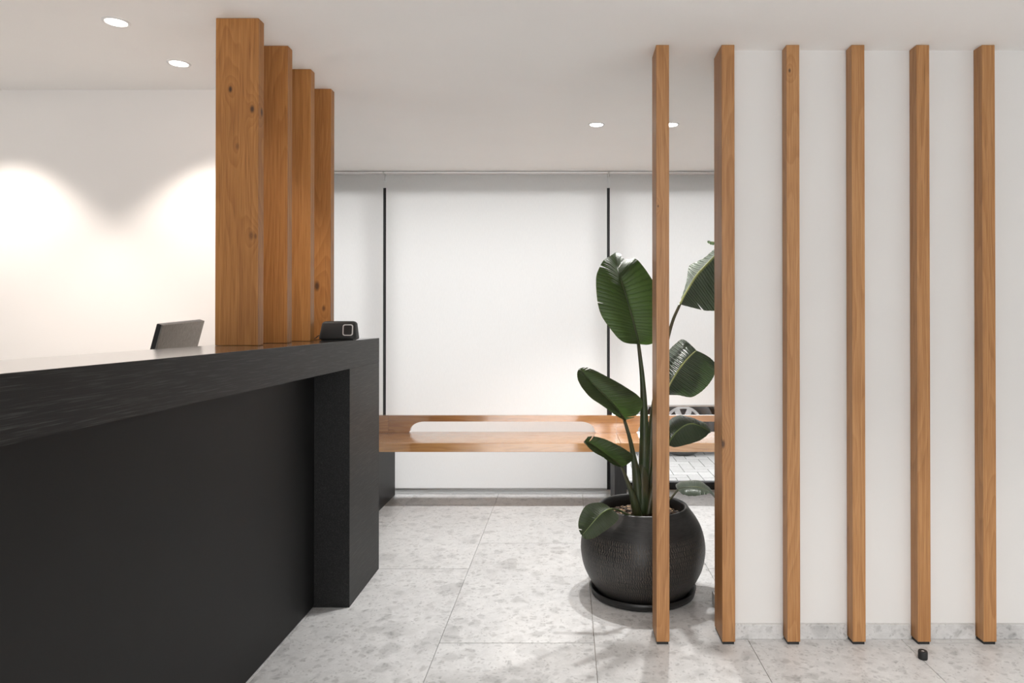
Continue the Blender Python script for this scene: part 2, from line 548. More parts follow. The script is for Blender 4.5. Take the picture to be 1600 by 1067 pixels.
# ------------------------------------------------------------------ downlights
def downlight(x, y, power, color, label, group, spot=97, blend=.45, rad=.045):
    t = thing('downlight', label, 'downlight', (x, y, CEIL), group)
    bm = bmesh.new()
    lathe(bm, [(.034, CEIL - .0005), (.036, CEIL - .004), (.043, CEIL - .004), (.046, CEIL - .0005)], x, y, 32)
    obj('trim_ring', bm, M_whitep, t, smooth=True)
    bm = bmesh.new()
    lathe(bm, [(0, CEIL - .0022), (.034, CEIL - .0022), (.034, CEIL - .0003)], x, y, 32)
    obj('lamp_lens', bm, emit('lit_lamp_lens', color, 14.0), t)
    d = bpy.data.lights.new('downlight_beam', 'SPOT')
    d.energy = power; d.color = color; d.spot_size = math.radians(spot); d.spot_blend = blend
    d.shadow_soft_size = rad
    o = bpy.data.objects.new('downlight_beam', d); COL.objects.link(o)
    o.parent = t; o.location = (0, 0, -.02)
    return t
G1 = 'downlights over the reception desk'
downlight(-1.615, 2.47, P_DESK, LAMP_WARM, 'glowing round downlight at upper left, the nearer of the pair over the desk', G1, 125, 1.0)
downlight(-1.615, 2.869, P_DESK, LAMP_WARM, 'glowing round downlight nearer the white wall, left of the oak boards', G1)
downlight(-2.565, 2.47, P_DESK, LAMP_WARM, 'round downlight at the far left over the desk, nearer the room', G1, 125, 1.0)
downlight(-2.565, 2.869, P_DESK, LAMP_WARM, 'round downlight at the far left over the desk, close to the wall', G1)
G2 = 'downlights over the waiting bench'
downlight(.153, 3.769, P_FAR, LAMP_NEUTRAL, 'small glowing downlight in open ceiling left of the first oak post', G2, 96, .6, .03)
downlight(.560, 3.769, P_FAR, LAMP_NEUTRAL, 'small glowing downlight half hidden by the first oak post', G2, 96, .6, .03)
G3 = 'added unseen downlights over the entrance floor'  # out-of-view lamps added to brighten the front floor and walls
for x, y, w in ((.45, .95, 'nearer to the planter'), (1.25, .95, 'before the middle of the posts'), (-.35, .2, 'beside the counter'), (2.05, .95, 'farthest right')):
    downlight(x, y, P_FRONT, LAMP_SOFT, 'added out-of-view downlight brightening the entrance floor, the one ' + w, G3, 112, .9, .10)

# ------------------------------------------------------------------ reception counter
ZT = 1.16
ctr = thing('reception_counter', 'long black reception counter with a recessed front and thick end leg', 'counter', (-1.1, 1.9, 0))
CY0 = .25
obj('end_leg', boxm(-1.275, -.952, 3.020, 3.490, .0, 1.0376, .0012, 1), M_black_y, ctr)
obj('apron', boxm(-1.275, -.952, CY0, 3.490, 1.038, ZT - .0012), M_black_y, ctr)
M_top = black_veneer('black_veneer_top', 'y', .014, .036, .16, .01)
for _k, _v in (('Coat Weight', .7), ('Coat Roughness', .16), ('Coat IOR', 1.5)): M_top.node_tree.nodes['Principled BSDF'].inputs[_k].default_value = _v
obj('counter_top', boxm(-1.275, -.952, CY0, 3.490, ZT - .0011, ZT, .0004, 1), M_top, ctr)
obj('front_panel', boxm(-1.150, -1.106, CY0, 3.0195, .012, 1.0376), M_black_panel, ctr)
obj('toe_strip', boxm(-1.150, -1.112, CY0, 3.0195, 0, .0115), M_rubber, ctr)
obj('worktop', boxm(-1.95, -1.151, CY0, 3.0195, .715, .745, .002, 1), M_worktop, ctr)
obj('side_panel', boxm(-1.90, -1.151, CY0, CY0 + .03, 0, .7145), M_desk, ctr)

# ------------------------------------------------------------------ oak boards on the counter
GB = 'oak boards standing on the counter'
bx0, bx1, th = -1.243, -1.0918, .045
bfront = [2.438, 2.684, 2.934, 3.185]
blabel = ['widest-looking oak board on the counter, nearest the camera, with dark knots',
          'oak board on the counter second from the camera, beside the knotty front board',
          'oak board on the counter third from the camera, just left of the last one',
          'last oak board on the counter, right behind the small black speaker']
bk = [[(.052 - .015 - .009, -.5 * th, .903, .0085, 1.0), (.0535, -.5 * th, .833, .010, .95), (.0755, .004, .830, .011, .9),
       (.002, -.5 * th, .702, .009, .45), (.052, -.5 * th, .387, .011, .55), (.066, -.5 * th, .385, .007, .5)],
      [], [(-.058, -.5 * th, .56, .006, .6)], [(.012, -.5 * th, .246, .016, .9), (.043, -.5 * th, .143, .010, .7)]]
bk[0][0] = (-.0236, -.5 * th, .903, .0085, 1.0)
for i, y in enumerate(bfront):
    dx = .0035 if i == 1 else 0
    m = oak('oak_board_%s' % 'abcd'[i], 'z', (.95, .86, .66), bk[i])
    xa, xb = bx0 + dx, bx1 + dx
    o = obj('oak_board', boxm(xa, xb, y, y + th, ZT + .0005, CEIL - .0005, .0018, 2), m, origin=((xa + xb) / 2, y + th / 2, ZT))
    tag(o, blabel[i], 'board', GB)

# ------------------------------------------------------------------ oak slats on the right
GS = 'row of oak posts from floor to ceiling'
slabel = ['oak post standing in front of the plant, leftmost of the row',
          'deep oak post with a knot at the white wall\'s left end, second of the row',
          'oak post third from the plant, fixed to the white wall, small knot near its top',
          'oak post fourth from the plant, on the white wall',
          'oak post on the white wall behind the small black door stop',
          'rightmost oak post on the white wall, last of the row']
for i, x in enumerate(slat_x):
    dep = (.130, .140, .056, .056, .056, .056)[i]
    kn = {1: [(-.022, -dep / 2, .772, .012, .9), (-.025, -dep / 2 + .012, .79, .010, .8)], 2: [(-.013, -dep / 2, 2.215, .006, .9)], 0: [(-.018, -dep / 2, 1.69, .004, .8)]}.get(i)
    m = oak('oak_slat_%s' % 'abcdef'[i], 'z', (1, 1.03, 1.12), kn) if kn else M_oak_plain
    t = thing('oak_post', slabel[i], 'post', (x + SW / 2, SD + dep / 2, 0), GS)
    obj('post_body', boxm(x, x + SW, SD, SD + dep, .0105, CEIL - .0005, .0015, 2), m, t)
    obj('foot_pad', boxm(x + .002, x + SW - .004, SD + .003, SD + dep - .003, 0, .0103), M_rubber, t)

# ------------------------------------------------------------------ bench
bn = thing('bench', 'long oak bench with cut-out backrests on black legs under the window', 'bench', (-.47, 4.72, 0))
J = [-2.60, -1.279, .341, 1.93]
SZ0, SZ1, SY0, SY1 = .392, .450, 4.510, 4.930
for a, b in zip(J, J[1:]):
    obj('seat', boxm(a + .0006, b - .0006, SY0, SY1 + .04, SZ0, SZ1, .002, 2), M_bench_oak, bn, origin=((a + b) / 2, 4.72, .42))
    # back board with the long rounded opening along its foot
    z0, z1 = SZ1 + .0005, .572
    ya, yb = 4.930, 4.965
    oa, ob = a + .142, b - .142
    hh = .078
    pts = [(a + .0006, z0), (oa, z0)]
    for k in range(0, 9):
        q = math.pi / 2 * k / 8
        pts.append((oa + .012 + .10 * (1 - math.cos(q)) * 1.0 + 0, z0 + .012 + (hh - .012) * math.sin(q)))
    for k in range(8, -1, -1):
        q = math.pi / 2 * k / 8
        pts.append((ob - .012 - .10 * (1 - math.cos(q)), z0 + .012 + (hh - .012) * math.sin(q)))
    pts += [(ob, z0), (b - .0006, z0), (b - .0006, z1), (a + .0006, z1)]
    bm = prism(bmesh.new(), pts, 'y', ya, yb)
    bmesh.ops.triangulate(bm, faces=[f for f in bm.faces if len(f.verts) > 4])
    obj('backrest', bm, M_bench_oak, bn, origin=((a + b) / 2, 4.95, .5))
for x in (-2.5, -1.279, .341, 1.83):
    obj('leg', boxm(x - .040, x + .040, 4.512, 4.96, 0, SZ0 - .0005, .001, 1), M_black_bench, bn)

# ------------------------------------------------------------------ roller blinds
blinds = [(-2.920, -1.332, .029, 'white roller blind on the left window, mostly hidden by oak boards'),
          (-1.3115, .278, .029, 'large white roller blind over the middle window, drawn to the floor'),
          (.2985, 1.888, .628, 'white roller blind behind the plant, raised to seat height')]
BY = 4.985
for x0, x1, zb, lab in blinds:
    t = thing('roller_blind', lab, 'blind', ((x0 + x1) / 2, BY, zb), 'white roller blinds')
    bm = bmesh.new()
    nx, nz = 24, 40
    g = [[bm.verts.new((x0 + (x1 - x0) * i / nx, BY + .0012 * math.sin(i * .9 + j * .13) * (j / nz) * (1 - j / nz) * 2, zb + .01 + (CEIL - .016 - zb - .01) * j / nz)) for i in range(nx + 1)] for j in range(nz + 1)]
    for j in range(nz):
        for i in range(nx):
            bm.faces.new((g[j][i], g[j][i + 1], g[j + 1][i + 1], g[j + 1][i]))
    obj('blind_fabric', bm, M_blind, t, smooth=True)
    obj('bottom_bar', boxm(x0, x1, BY - .009, BY + .004, zb, zb + .014, .003, 2), M_alu, t)
    obj('headrail', boxm(x0 - .006, x1 + .006, BY - .040, BY + .010, CEIL - .017, CEIL - .0035, .003, 2), M_whitep, t)
    br = obj('bracket', boxm(x1 + .0085, x1 + .0115, BY - .026, BY + .008, CEIL - .065, CEIL - .0005), M_whitep, t)
    bm = bmesh.new()
    for k in range(5):
        r = bmesh.ops.create_icosphere(bm, subdivisions=1, radius=.003)
        bmesh.ops.translate(bm, verts=r['verts'], vec=(x1 + .010, BY - .010, CEIL - .056 - k * .011))
    obj('pull_chain', bm, M_whitep, t, smooth=True)

# ------------------------------------------------------------------ outside: paving and a parked car
gr = struct(obj('ground', boxm(-14, 16, 5.25, 30, -.20, -.016), plain('paving_bed', (.16, .16, .155), .9)), 'pale paved ground outside')
M_paver = [plain('paver_%s' % n, c, .85, 0, .08, 40) for n, c in (('light', (.32, .32, .316)), ('mid', (.30, .30, .296)), ('pale', (.34, .34, .336)))]
pw = .105
pav = {}
def paver(cx, cy, horiz):
    k = random.randrange(3)
    key = (k, horiz)
    if key not in pav:
        a, b = (pw, pw / 2) if horiz else (pw / 2, pw)
        bm = boxm(-a + .0022, a - .0022, -b + .0022, b - .0022, -.03, 0, .002, 1)
        me = bpy.data.meshes.new('paver'); bm.to_mesh(me); bm.free(); me.materials.append(M_paver[k]); pav[key] = me
    link('paver', pav[key], None, gr, (cx, cy, -.004 + random.uniform(-.0004, .0004)))
for i in range(-40, 60):                              # herringbone: cell (i,j) belongs to one brick
    for j in range(0, 16):
        s = (i - j) % 4
        x, y = -.3 + i * pw, 5.31 + j * pw
        if not (.15 < x < 1.95): continue
        if s == 0: paver(x + pw, y + pw / 2, True)
        elif s == 3: paver(x + pw / 2, y + pw, False)

def build_car():
    cx, cy = 1.06, 6.45                      # front near wheel
    wb, rw = 2.45, .29
    t = thing('car', 'pale silver small car parked outside, wheel seen below the raised blind', 'car', (cx + wb / 2, cy + .75, -.01))
    paint = plain('pale_car_paint', (.62, .63, .64), .25, .25, .02)
    dark = plain('dark_car_underbody', (.03, .03, .033), .8)
    glassd = plain('dark_car_glass', (.02, .024, .028), .08)
    rub = plain('tyre_rubber', (.035, .035, .036), .8)
    alloy = plain('alloy_wheel', (.66, .66, .67), .3, .3, .02)
    y0, y1 = cy - .07, cy + 1.57
    ym = (y0 + y1) / 2; hw = (y1 - y0) / 2
    xs = sorted(set([cx - .66 + k * .06 for k in range(0, 64)] + [cx + a for a in (-.36, -.355, .355, .36)] + [cx + wb + a for a in (-.36, -.355, .355, .36)]))
    xe = cx + wb + .56
    xs = [x for x in xs if x <= xe] + [xe]
    L = xe - xs[0]
    def belt(u): return .66 + .22 * math.sin(min(1, u / .30) * math.pi / 2) if u < .95 else .86
    def roof(u):
        if u < .26: return None
        k = (u - .26) / .74
        return .9 + .54 * min(1, k / .22) ** .75 * (1 if k < .80 else 1 - ((k - .80) / .20) ** 2 * .55)
    rows = []
    bm = bmesh.new()
    for x in xs:
        u = (x - xs[0]) / L
        nose = min(1, (u / .10)) ** .45 if u < .10 else 1
        tail = min(1, ((1 - u) / .06)) ** .4 if u > .94 else 1
        w = hw * (.80 + .20 * min(nose, tail))
        zb = .18
        for wx in (cx, cx + wb):
            d = abs(x - wx)
            if d < .358: zb = max(zb, .28 + math.sqrt(max(0, .36 ** 2 - d * d)) * .98)
        zt = belt(u) * (.72 + .28 * nose)
        rf = roof(u)
        zr = rf if rf else zt + .03
        wr = w * (.70 if rf and zr > 1.2 else .80)
        zb = min(zb, zt - .04)
        rows.append([bm.verts.new((x, ym + s * a, z)) for s, a, z in
                     ((-1, w * .96, zb), (-1, w, zb + (zt - zb) * .45), (-1, w * .97, zt), (-1, wr, max(zt + .02, zr - .05)), (-1, wr * .75, max(zt + .03, zr)),
                      (1, wr * .75, max(zt + .03, zr)), (1, wr, max(zt + .02, zr - .05)), (1, w * .97, zt), (1, w, zb + (zt - zb) * .45), (1, w * .96, zb))])
    for a, b in zip(rows, rows[1:]):
        for k in range(9):
            bm.faces.new((a[k], a[k + 1], b[k + 1], b[k]))
        bm.faces.new((a[9], a[0], b[0], b[9]))
    bm.faces.new(rows[0]); bm.faces.new(rows[-1][::-1])
    bmesh.ops.recalc_face_normals(bm, faces=bm.faces)
    obj('car_body', bm, paint, t, smooth=True)
    obj('underbody', boxm(cx - .45, cx + wb + .45, y0 + .24, y1 - .24, .14, .60), dark, t)
    for xa, xb, za, zb2 in ((cx + .62, cx + 1.45, .90, 1.28), (cx + 1.52, cx + 2.25, .90, 1.28)):
        for s in (-1, 1):
            wlo, whi = hw * .985, hw * .75
            bm = bmesh.new()
            c = [(xa, wlo, za), (xb, wlo, za), (xb - .05, whi, zb2), (xa + .28 if xa < cx + 1 else xa + .02, whi, zb2)]
            A = [bm.verts.new((x, ym + s * w, z)) for x, w, z in c]
            B = [bm.verts.new((x, ym + s * (w + .006), z)) for x, w, z in c]
            bm.faces.new(A); bm.faces.new(B)
            for k in range(4): bm.faces.new((A[k], A[(k + 1) % 4], B[(k + 1) % 4], B[k]))
            bmesh.ops.recalc_face_normals(bm, faces=bm.faces)
            obj('side_window', bm, glassd, t)
    for wx in (cx, cx + wb):
        for s, wy in ((-1, y0 + .09), (1, y1 - .09)):
            bm = bmesh.new()
            prof = [(.176, -.075), (.20, -.09), (.262, -.09), (.287, -.06), (.29, 0), (.287, .06), (.262, .09), (.176, .09)]
            n = 40
            R = [[bm.verts.new((wx + r * math.cos(2 * math.pi * k / n), wy + s * -o_ * -1 if False else wy + o_ * (1 if s < 0 else -1), .28 + r * math.sin(2 * math.pi * k / n))) for k in range(n)] for r, o_ in prof]
            for a, b in zip(R, R[1:]):
                for k in range(n): bm.faces.new((a[k], a[(k + 1) % n], b[(k + 1) % n], b[k]))
            bmesh.ops.recalc_face_normals(bm, faces=bm.faces)
            wh = obj('wheel', bm, rub, t, origin=(wx, wy, .28), smooth=True)
            sg = 1 if s < 0 else -1
            bm = bmesh.new()
            for r0, r1, oa, ob in ((.150, .178, -.078, .05), (.0, .036, -.070, 0)):
                ring = []
                for rr, oo in ((r0, oa + .012), (r0 + .006, oa), (r1, oa), (r1, ob)):
                    ring.append([bm.verts.new((wx + max(rr, .0005) * math.cos(2 * math.pi * k / n), wy + oo * sg, .28 + max(rr, .0005) * math.sin(2 * math.pi * k / n))) for k in range(n)])
                for a, b in zip(ring, ring[1:]):
                    for k in range(n): bm.faces.new((a[k], a[(k + 1) % n], b[(k + 1) % n], b[k]))
            for k in range(8):
                a = 2 * math.pi * (k + .5) / 8
                m = Matrix.Translation((wx, wy - .066 * sg, .28)) @ Matrix.Rotation(-a, 4, 'Y') @ Matrix.Translation((.094, 0, 0))
                r = bmesh.ops.create_cube(bm, size=1, matrix=m @ Matrix.Diagonal((.125, .02, .050, 1)))
            bmesh.ops.recalc_face_normals(bm, faces=bm.faces)
            obj('rim', bm, alloy, wh)
            bm = bmesh.new()
            bmesh.ops.create_cone(bm, cap_ends=True, segments=32, radius1=.17, radius2=.17, depth=.02, matrix=Matrix.Translation((wx, wy - .02 * sg, .28)) @ Matrix.Rotation(math.pi / 2, 4, 'X'))
            obj('brake_disc', bm, plain('brake_disc', (.16, .16, .17), .5, .2), wh)
    obj('door_handle', boxm(cx + 1.28, cx + 1.44, y0 - .03, y0 + .03, .74, .77, .008, 2), paint, t)
    for s in (y0 + .12, y1 - .42):
        obj('headlight', boxm(cx - .645, cx - .44, s, s + .30, .50, .62, .03, 3), plain('headlight_glass', (.7, .72, .74), .1), t)
build_car()

# ------------------------------------------------------------------ monitor on the desk
mon = thing('monitor', 'dark grey computer monitor seen from behind above the counter', 'monitor', (-1.62, 2.82, .745))
TA, TB = at(254.5, 508, 2.64), at(320, 501, 2.98)
right = (TB - TA).normalized()
dn = at(244, 545, 2.64) - TA
dn = (dn - right * dn.dot(right)).normalized()
back = right.cross(dn)
if back.x < 0: back = -back
def slab(bm, o, w, h, t, ins=0.0):
    V = []
    for dpt in (0, 1):
        for a, b in ((0, 0), (1, 0), (1, 1), (0, 1)):
            V.append(bm.verts.new(o + right * (ins + a * (w - 2 * ins)) + dn * (ins + b * (h - 2 * ins)) - back * (dpt * t)))
    for f in ((0, 1, 2, 3), (7, 6, 5, 4), (0, 4, 5, 1), (1, 5, 6, 2), (2, 6, 7, 3), (3, 7, 4, 0)):
        bm.faces.new([V[k] for k in f])
    bmesh.ops.recalc_face_normals(bm, faces=bm.faces)
    bmesh.ops.bevel(bm, geom=list(bm.edges), offset=.0015, segments=2, affect='EDGES')
    return bm
MW, MH = (TB - TA).length, .27
brushed = NT('brushed_grey_metal')
_n, _ = brushed.noise(brushed.scale3(brushed.objco(), (1, 1, .03)), 260.0, 3.0)
brushed = brushed.set(brushed.ramp(_n, (.3, (.20, .19, .18)), (.7, (.30, .288, .272))), .36, .8)
case = obj('back_cover', slab(bmesh.new(), TA, MW, MH, .006), brushed, mon)
obj('bezel', slab(bmesh.new(), TA - back * .0062, MW, MH, .017), M_gloss_black, mon)
obj('screen', slab(bmesh.new(), TA - back * .0234, MW, MH, .0015, .012), plain('dark_screen', (.01, .011, .013), .12), mon)
cc = TA + right * MW / 2 + dn * MH * .8 - back * .004
bm = bmesh.new()
tube(bm, [cc + back * .018, cc + Vector((.05, 0, -.02)), Vector((cc.x + .06, cc.y, .90)), Vector((cc.x + .03, cc.y, .757))], [.014, .016, .016, .018], 12)
obj('stand_arm', bm, M_gloss_black, mon, smooth=True)
bm = bmesh.new()
lathe(bm, [(0, .7455), (.10, .7455), (.102, .75), (.10, .757), (0, .759)], cc.x + .01, cc.y, 36)
obj('stand_base', bm, M_gloss_black, mon, smooth=True)

# ------------------------------------------------------------------ speaker on the counter
sx0, sx1, sy0, sy1 = -1.108, -.9385, 3.055, 3.135
sp = thing('speaker', 'small black tabletop speaker with a silver-edged square control at counter end', 'speaker', ((sx0 + sx1) / 2, (sy0 + sy1) / 2, ZT))
bm = bmesh.new()
def rrect(x0, x1, z0, z1, r, n=6):
    p = []
    for cx_, cz_, a0 in ((x1 - r, z1 - r, 0), (x0 + r, z1 - r, 90), (x0 + r, z0 + r, 180), (x1 - r, z0 + r, 270)):
        for k in range(n + 1):
            a = math.radians(a0 + 90 * k / n); p.append((cx_ + r * math.cos(a), cz_ + r * math.sin(a)))
    return p
def loft(bm, loops):
    R = [[bm.verts.new(p) for p in l] for l in loops]
    for a, b in zip(R, R[1:]):
        for k in range(len(a)): bm.faces.new((a[k], a[(k + 1) % len(a)], b[(k + 1) % len(a)], b[k]))
    bm.faces.new(R[0]); bm.faces.new(R[-1])
    bmesh.ops.recalc_face_normals(bm, faces=bm.faces)
    return bm
def sp_loop(ins, z, top):
    k = (z - ZT) / .086
    tx = .016 * k
    return [(x, y, z) for x, y in rrect(sx0 + ins + tx, sx1 - ins - tx * .55, sy0 + ins + tx * .5, sy1 - ins - tx * .5, .022)]
loft(bm, [sp_loop(.008, ZT + .003, 0), sp_loop(.002, ZT + .006, 0), sp_loop(0, ZT + .012, 0), sp_loop(0, ZT + .074, 0), sp_loop(.003, ZT + .081, 0), sp_loop(.009, ZT + .0845, 0), sp_loop(.018, ZT + .0855, 0)])
spb = obj('speaker_body', bm, M_mesh_black, sp, smooth=True)
obj('foot', boxm(sx0 + .014, sx1 - .014, sy0 + .014, sy1 - .014, ZT + .0003, ZT + .0035), M_rubber, sp)
def spx(p): return at(p, 500, sy0).x
def spz(p): return at(888, p, sy0).z
zc0, zc1 = ZT + .021, ZT + .071
xa, xb = -.9955, -.9505
bm = bmesh.new()
def lean(p, y): return [(u, y + .008 * (v - ZT) / .086, v) for u, v in p]
yy = sy0 - .0005
outer, inner = rrect(xa, xb, zc0, zc1, .010), rrect(xa + .004, xb - .004, zc0 + .004, zc1 - .004, .007)
L1_, L2_ = [bm.verts.new(p) for p in lean(outer, yy - .002)], [bm.verts.new(p) for p in lean(inner, yy - .002)]
L0_, L3_ = [bm.verts.new(p) for p in lean(outer, yy + .004)], [bm.verts.new(p) for p in lean(inner, yy + .004)]
for a, b in ((L0_, L1_), (L1_, L2_), (L2_, L3_)):
    for k in range(len(a)): bm.faces.new((a[k], a[(k + 1) % len(a)], b[(k + 1) % len(a)], b[k]))
bmesh.ops.recalc_face_normals(bm, faces=bm.faces)
obj('control_ring', bm, M_silver, sp)
bm = bmesh.new()
loft(bm, [lean(inner, yy + .004), lean(inner, yy - .0005)])
obj('control_pad', bm, M_gloss_black, sp)
bm = bmesh.new()
tube(bm, [Vector((sx0 + .006, sy1 - .02, ZT + .018)), Vector((sx0 - .02, sy1 - .005, ZT + .019)), Vector((sx0 - .045, sy1 + .01, ZT + .006)), Vector((sx0 - .10, sy1 + .02, ZT + .0025)), Vector((sx0 - .165, sy1 + .02, ZT + .0025))], [.0022] * 5, 8)
obj('power_cable', bm, M_rubber, sp, smooth=True)

# ------------------------------------------------------------------ door stop
dx_, dy_ = (1440.5 - VPX) / F * 2.565, 2.565
bm = bmesh.new()
lathe(bm, [(0, .0003), (.0155, .0003), (.0165, .003), (.0165, .026), (.0150, .0300), (.0075, .0305), (.0070, .025), (0, .025)], dx_, dy_, 24)
ds = obj('door_stop', bm, M_rubber, origin=(dx_, dy_, 0), smooth=True)
for p in ds.data.polygons: p.use_smooth = p.normal.z < .5
tag(ds, 'small black rubber door stop on the stone floor before the oak posts', 'door stop')
bm = bmesh.new()
lathe(bm, [(0, .0285), (.0055, .0285), (.0055, .0255)], dx_, dy_, 12)
obj('screw_head', bm, M_silver, ds)

# ------------------------------------------------------------------ potted plant
PX, PY = .342, 3.20
sau = bmesh.new()
lathe(sau, [(0, .0005), (.225, .0005), (.236, .006), (.243, .034), (.240, .036), (.234, .034), (.226, .012), (0, .012)], PX, PY, 72)
so = obj('saucer', sau, M_saucer, origin=(PX, PY, 0), smooth=True)
tag(so, 'round black saucer on the stone floor under the plant pot', 'saucer')
pl = thing('potted_plant', 'tall broad-leaved green plant in a round charcoal ridged pot', 'plant', (PX, PY, .0125))
prof = [(0, .0125), (.195, .0125), (.208, .020), (.226, .045), (.252, .085), (.272, .13), (.2825, .18), (.2845, .22), (.279, .262), (.266, .305), (.245, .345), (.222, .376), (.210, .392), (.206, .399), (.201, .402), (.195, .400), (.191, .392), (.190, .36), (.190, .30)]
pts3 = catmull([(r, z, 0) for r, z in prof[2:13]], 60)
prof2 = prof[:2] + [(p.x, p.y) for p in pts3] + prof[13:]
bm = bmesh.new()
lathe(bm, prof2, PX, PY, 96)
uvl = bm.loops.layers.uv.new('UVMap')
for f in bm.faces:
    ang = [math.atan2(l.vert.co.y - PY, l.vert.co.x - PX) / (2 * math.pi) for l in f.loops]
    if max(ang) - min(ang) > .5: ang = [a + 1 if a < 0 else a for a in ang]
    for l, a in zip(f.loops, ang): l[uvl].uv = (a, l.vert.co.z)
obj('pot', bm, pot_mat(), pl, smooth=True)
bm = bmesh.new()
rings = []
lathe(bm, [(0, .372), (.06, .370), (.12, .362), (.17, .352), (.1895, .345)], PX, PY, 40)
for v in bm.verts: v.co.z += .008 * mnoise.noise(v.co * 30)
M_soil = soil_mat()
obj('soil', bm, M_soil, pl, smooth=True)
bm = bmesh.new()
for k in range(260):
    r = .18 * math.sqrt(random.random()); a = random.uniform(0, 6.283)
    z = .372 - .027 * (r / .19) ** 2 + .003
    s = random.uniform(.004, .011)
    m = Matrix.Translation((PX + r * math.cos(a), PY + r * math.sin(a), z)) @ Matrix.Rotation(random.uniform(0, 6.28), 4, 'Z') @ Matrix.Rotation(random.uniform(-.6, .6), 4, 'X') @ Matrix.Diagonal((s * 1.6, s, s * .5, 1))
    bmesh.ops.create_icosphere(bm, subdivisions=1, radius=1, matrix=m)
bt = NT('bark_chips')
_v = bt.voronoi(bt.objco(), 70.0)
_sc = bt.new('ShaderNodeSeparateColor'); bt.put(_sc.inputs[0], _v.outputs['Color'])
bark = bt.set(bt.ramp(_sc.outputs[0], (.1, (.014, .008, .005)), (.7, (.06, .032, .017)), (.97, (.30, .19, .10))), .8)
ch = obj('bark_chips', bm, bark, pl)
ch['kind'] = 'stuff'

def leaf(name, st, d0, d1, dl, dr, mat, stalk, tears=(), ripple=.0011, bulge=(0, 0), sm=None, mid_r=.004, midmat=None):
    """st: stations (midrib, left, right) pixel triples; d0,d1 midrib depth base->tip; dl,dr depth offsets of the edges (one number or list)"""
    n = len(st)
    A = [], [], []
    for i, (m, l, r) in enumerate(st):
        v = i / (n - 1)
        dm = d0 + (d1 - d0) * v + bulge[0] * math.sin(math.pi * v)
        q = math.sin(math.pi * min(1, .1 + .85 * v)) ** .6
        fl_ = dl[i] if isinstance(dl, (list, tuple)) else dl * q
        fr_ = dr[i] if isinstance(dr, (list, tuple)) else dr * q
        A[0].append(at(m[0], m[1], dm)); A[1].append(at(l[0], l[1], dm + fl_)); A[2].append(at(r[0], r[1], dm + fr_))
    NL, NC = 96, 12
    Mm, Ll, Rr = (catmull(a, NL) for a in A)
    bm = bmesh.new(); uvl = bm.loops.layers.uv.new('UVMap')
    grid = []
    for i in range(NL + 1):
        v = i / NL
        row = []
        side = (Rr[i] - Ll[i])
        ta = Mm[min(i + 1, NL)] - Mm[max(i - 1, 0)]
        nor = side.cross(ta)
        nor = nor.normalized() if nor.length > 1e-9 else Vector((0, -1, 0))
        for k in range(-NC, NC + 1):
            u = k / NC
            e = Ll[i] if u < 0 else Rr[i]
            a = abs(u)
            p = Mm[i].lerp(e, a)
            w = (e - Mm[i]).length
            p = p + nor * (w * .16 * math.sin(math.pi * a) * (1 if bulge[1] >= 0 else -1) * abs(bulge[1]))
            p = p + nor * (ripple * (.25 + .9 * a * (1.15 - a)) * math.sin(v * 22 * 2 * math.pi + 1.3 * k / NC) * min(1, w / .03) * min(1, 6 * a))
            edge_w = .0018 * mnoise.noise(Vector((v * 13, k * .01 + len(name), 3.1 + st[0][0][0])))
            p = p + nor * edge_w * a * 2
            row.append((bm.verts.new(p), u, v))
        grid.append(row)
    split = {}                                  # tears: the rows of a side part and draw back from each other
    for (ts, tv, tw, tu) in tears:
        i = max(2, min(NL - 2, round(tv * NL)))
        ta = (Mm[i + 1] - Mm[i - 1]).normalized()
        for k in range(-NC, NC + 1):
            a = k / NC * ts
            if a <= tu: continue
            sh = tw * (a - tu) / (1 - tu)
            ed = Rr if ts > 0 else Ll
            ta = (ed[i + 2] - ed[i - 2]).normalized()
            old, u, v = grid[i][k + NC]
            nv = bm.verts.new(old.co + ta * sh)
            old.co = old.co - ta * sh
            split[(i, k + NC)] = (nv, u, v)
    for i in range(NL):
        for k in range(2 * NC):
            q = [split.get((i, k), grid[i][k]), split.get((i, k + 1), grid[i][k + 1]), grid[i + 1][k + 1], grid[i + 1][k]]
            f = bm.faces.new([a[0] for a in q])
            for l, a in zip(f.loops, q): l[uvl].uv = ((a[1] + 1) / 2, a[2])
    loose = [v for v in bm.verts if not v.link_faces]
    bmesh.ops.delete(bm, geom=loose, context='VERTS')
    bmesh.ops.recalc_face_normals(bm, faces=bm.faces)
    o = obj('leaf', bm, mat, pl, origin=Mm[0], smooth=True)
    # midrib and stalk are one bar from the soil to near the tip
    if stalk:
        pts, rad = stalk
        bm = bmesh.new()
        tube(bm, pts + [Mm[0]], rad, 10, 40)
        obj('leaf_stalk', bm, M_stalk, o, origin=root_of(o), smooth=True)
    bm = bmesh.new()
    idx = [0, 16, 32, 48, 64, 80, 92]
    tube(bm, [Mm[k] for k in idx], [mid_r * (1 - .8 * k / NL) for k in idx], 8, 40)
    obj('midrib', bm, midmat or M_stalk, o, origin=root_of(o), smooth=True)
    return o

M_stalk = stalk_mat()
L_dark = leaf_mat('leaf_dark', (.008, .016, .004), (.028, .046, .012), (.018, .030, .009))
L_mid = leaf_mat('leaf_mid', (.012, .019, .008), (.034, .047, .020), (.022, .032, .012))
L_sheen = leaf_mat('leaf_painted_sheen', (.006, .013, .006), (.080, .100, .072), (.30, .34, .12), .31, .8)  # pale stripe colour paints window sheen onto the leaf ribs
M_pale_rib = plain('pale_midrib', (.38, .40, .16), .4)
M_olive_rib = plain('olive_midrib', (.14, .19, .06), .4)
def S_(*p): return [at(*q) for q in p]

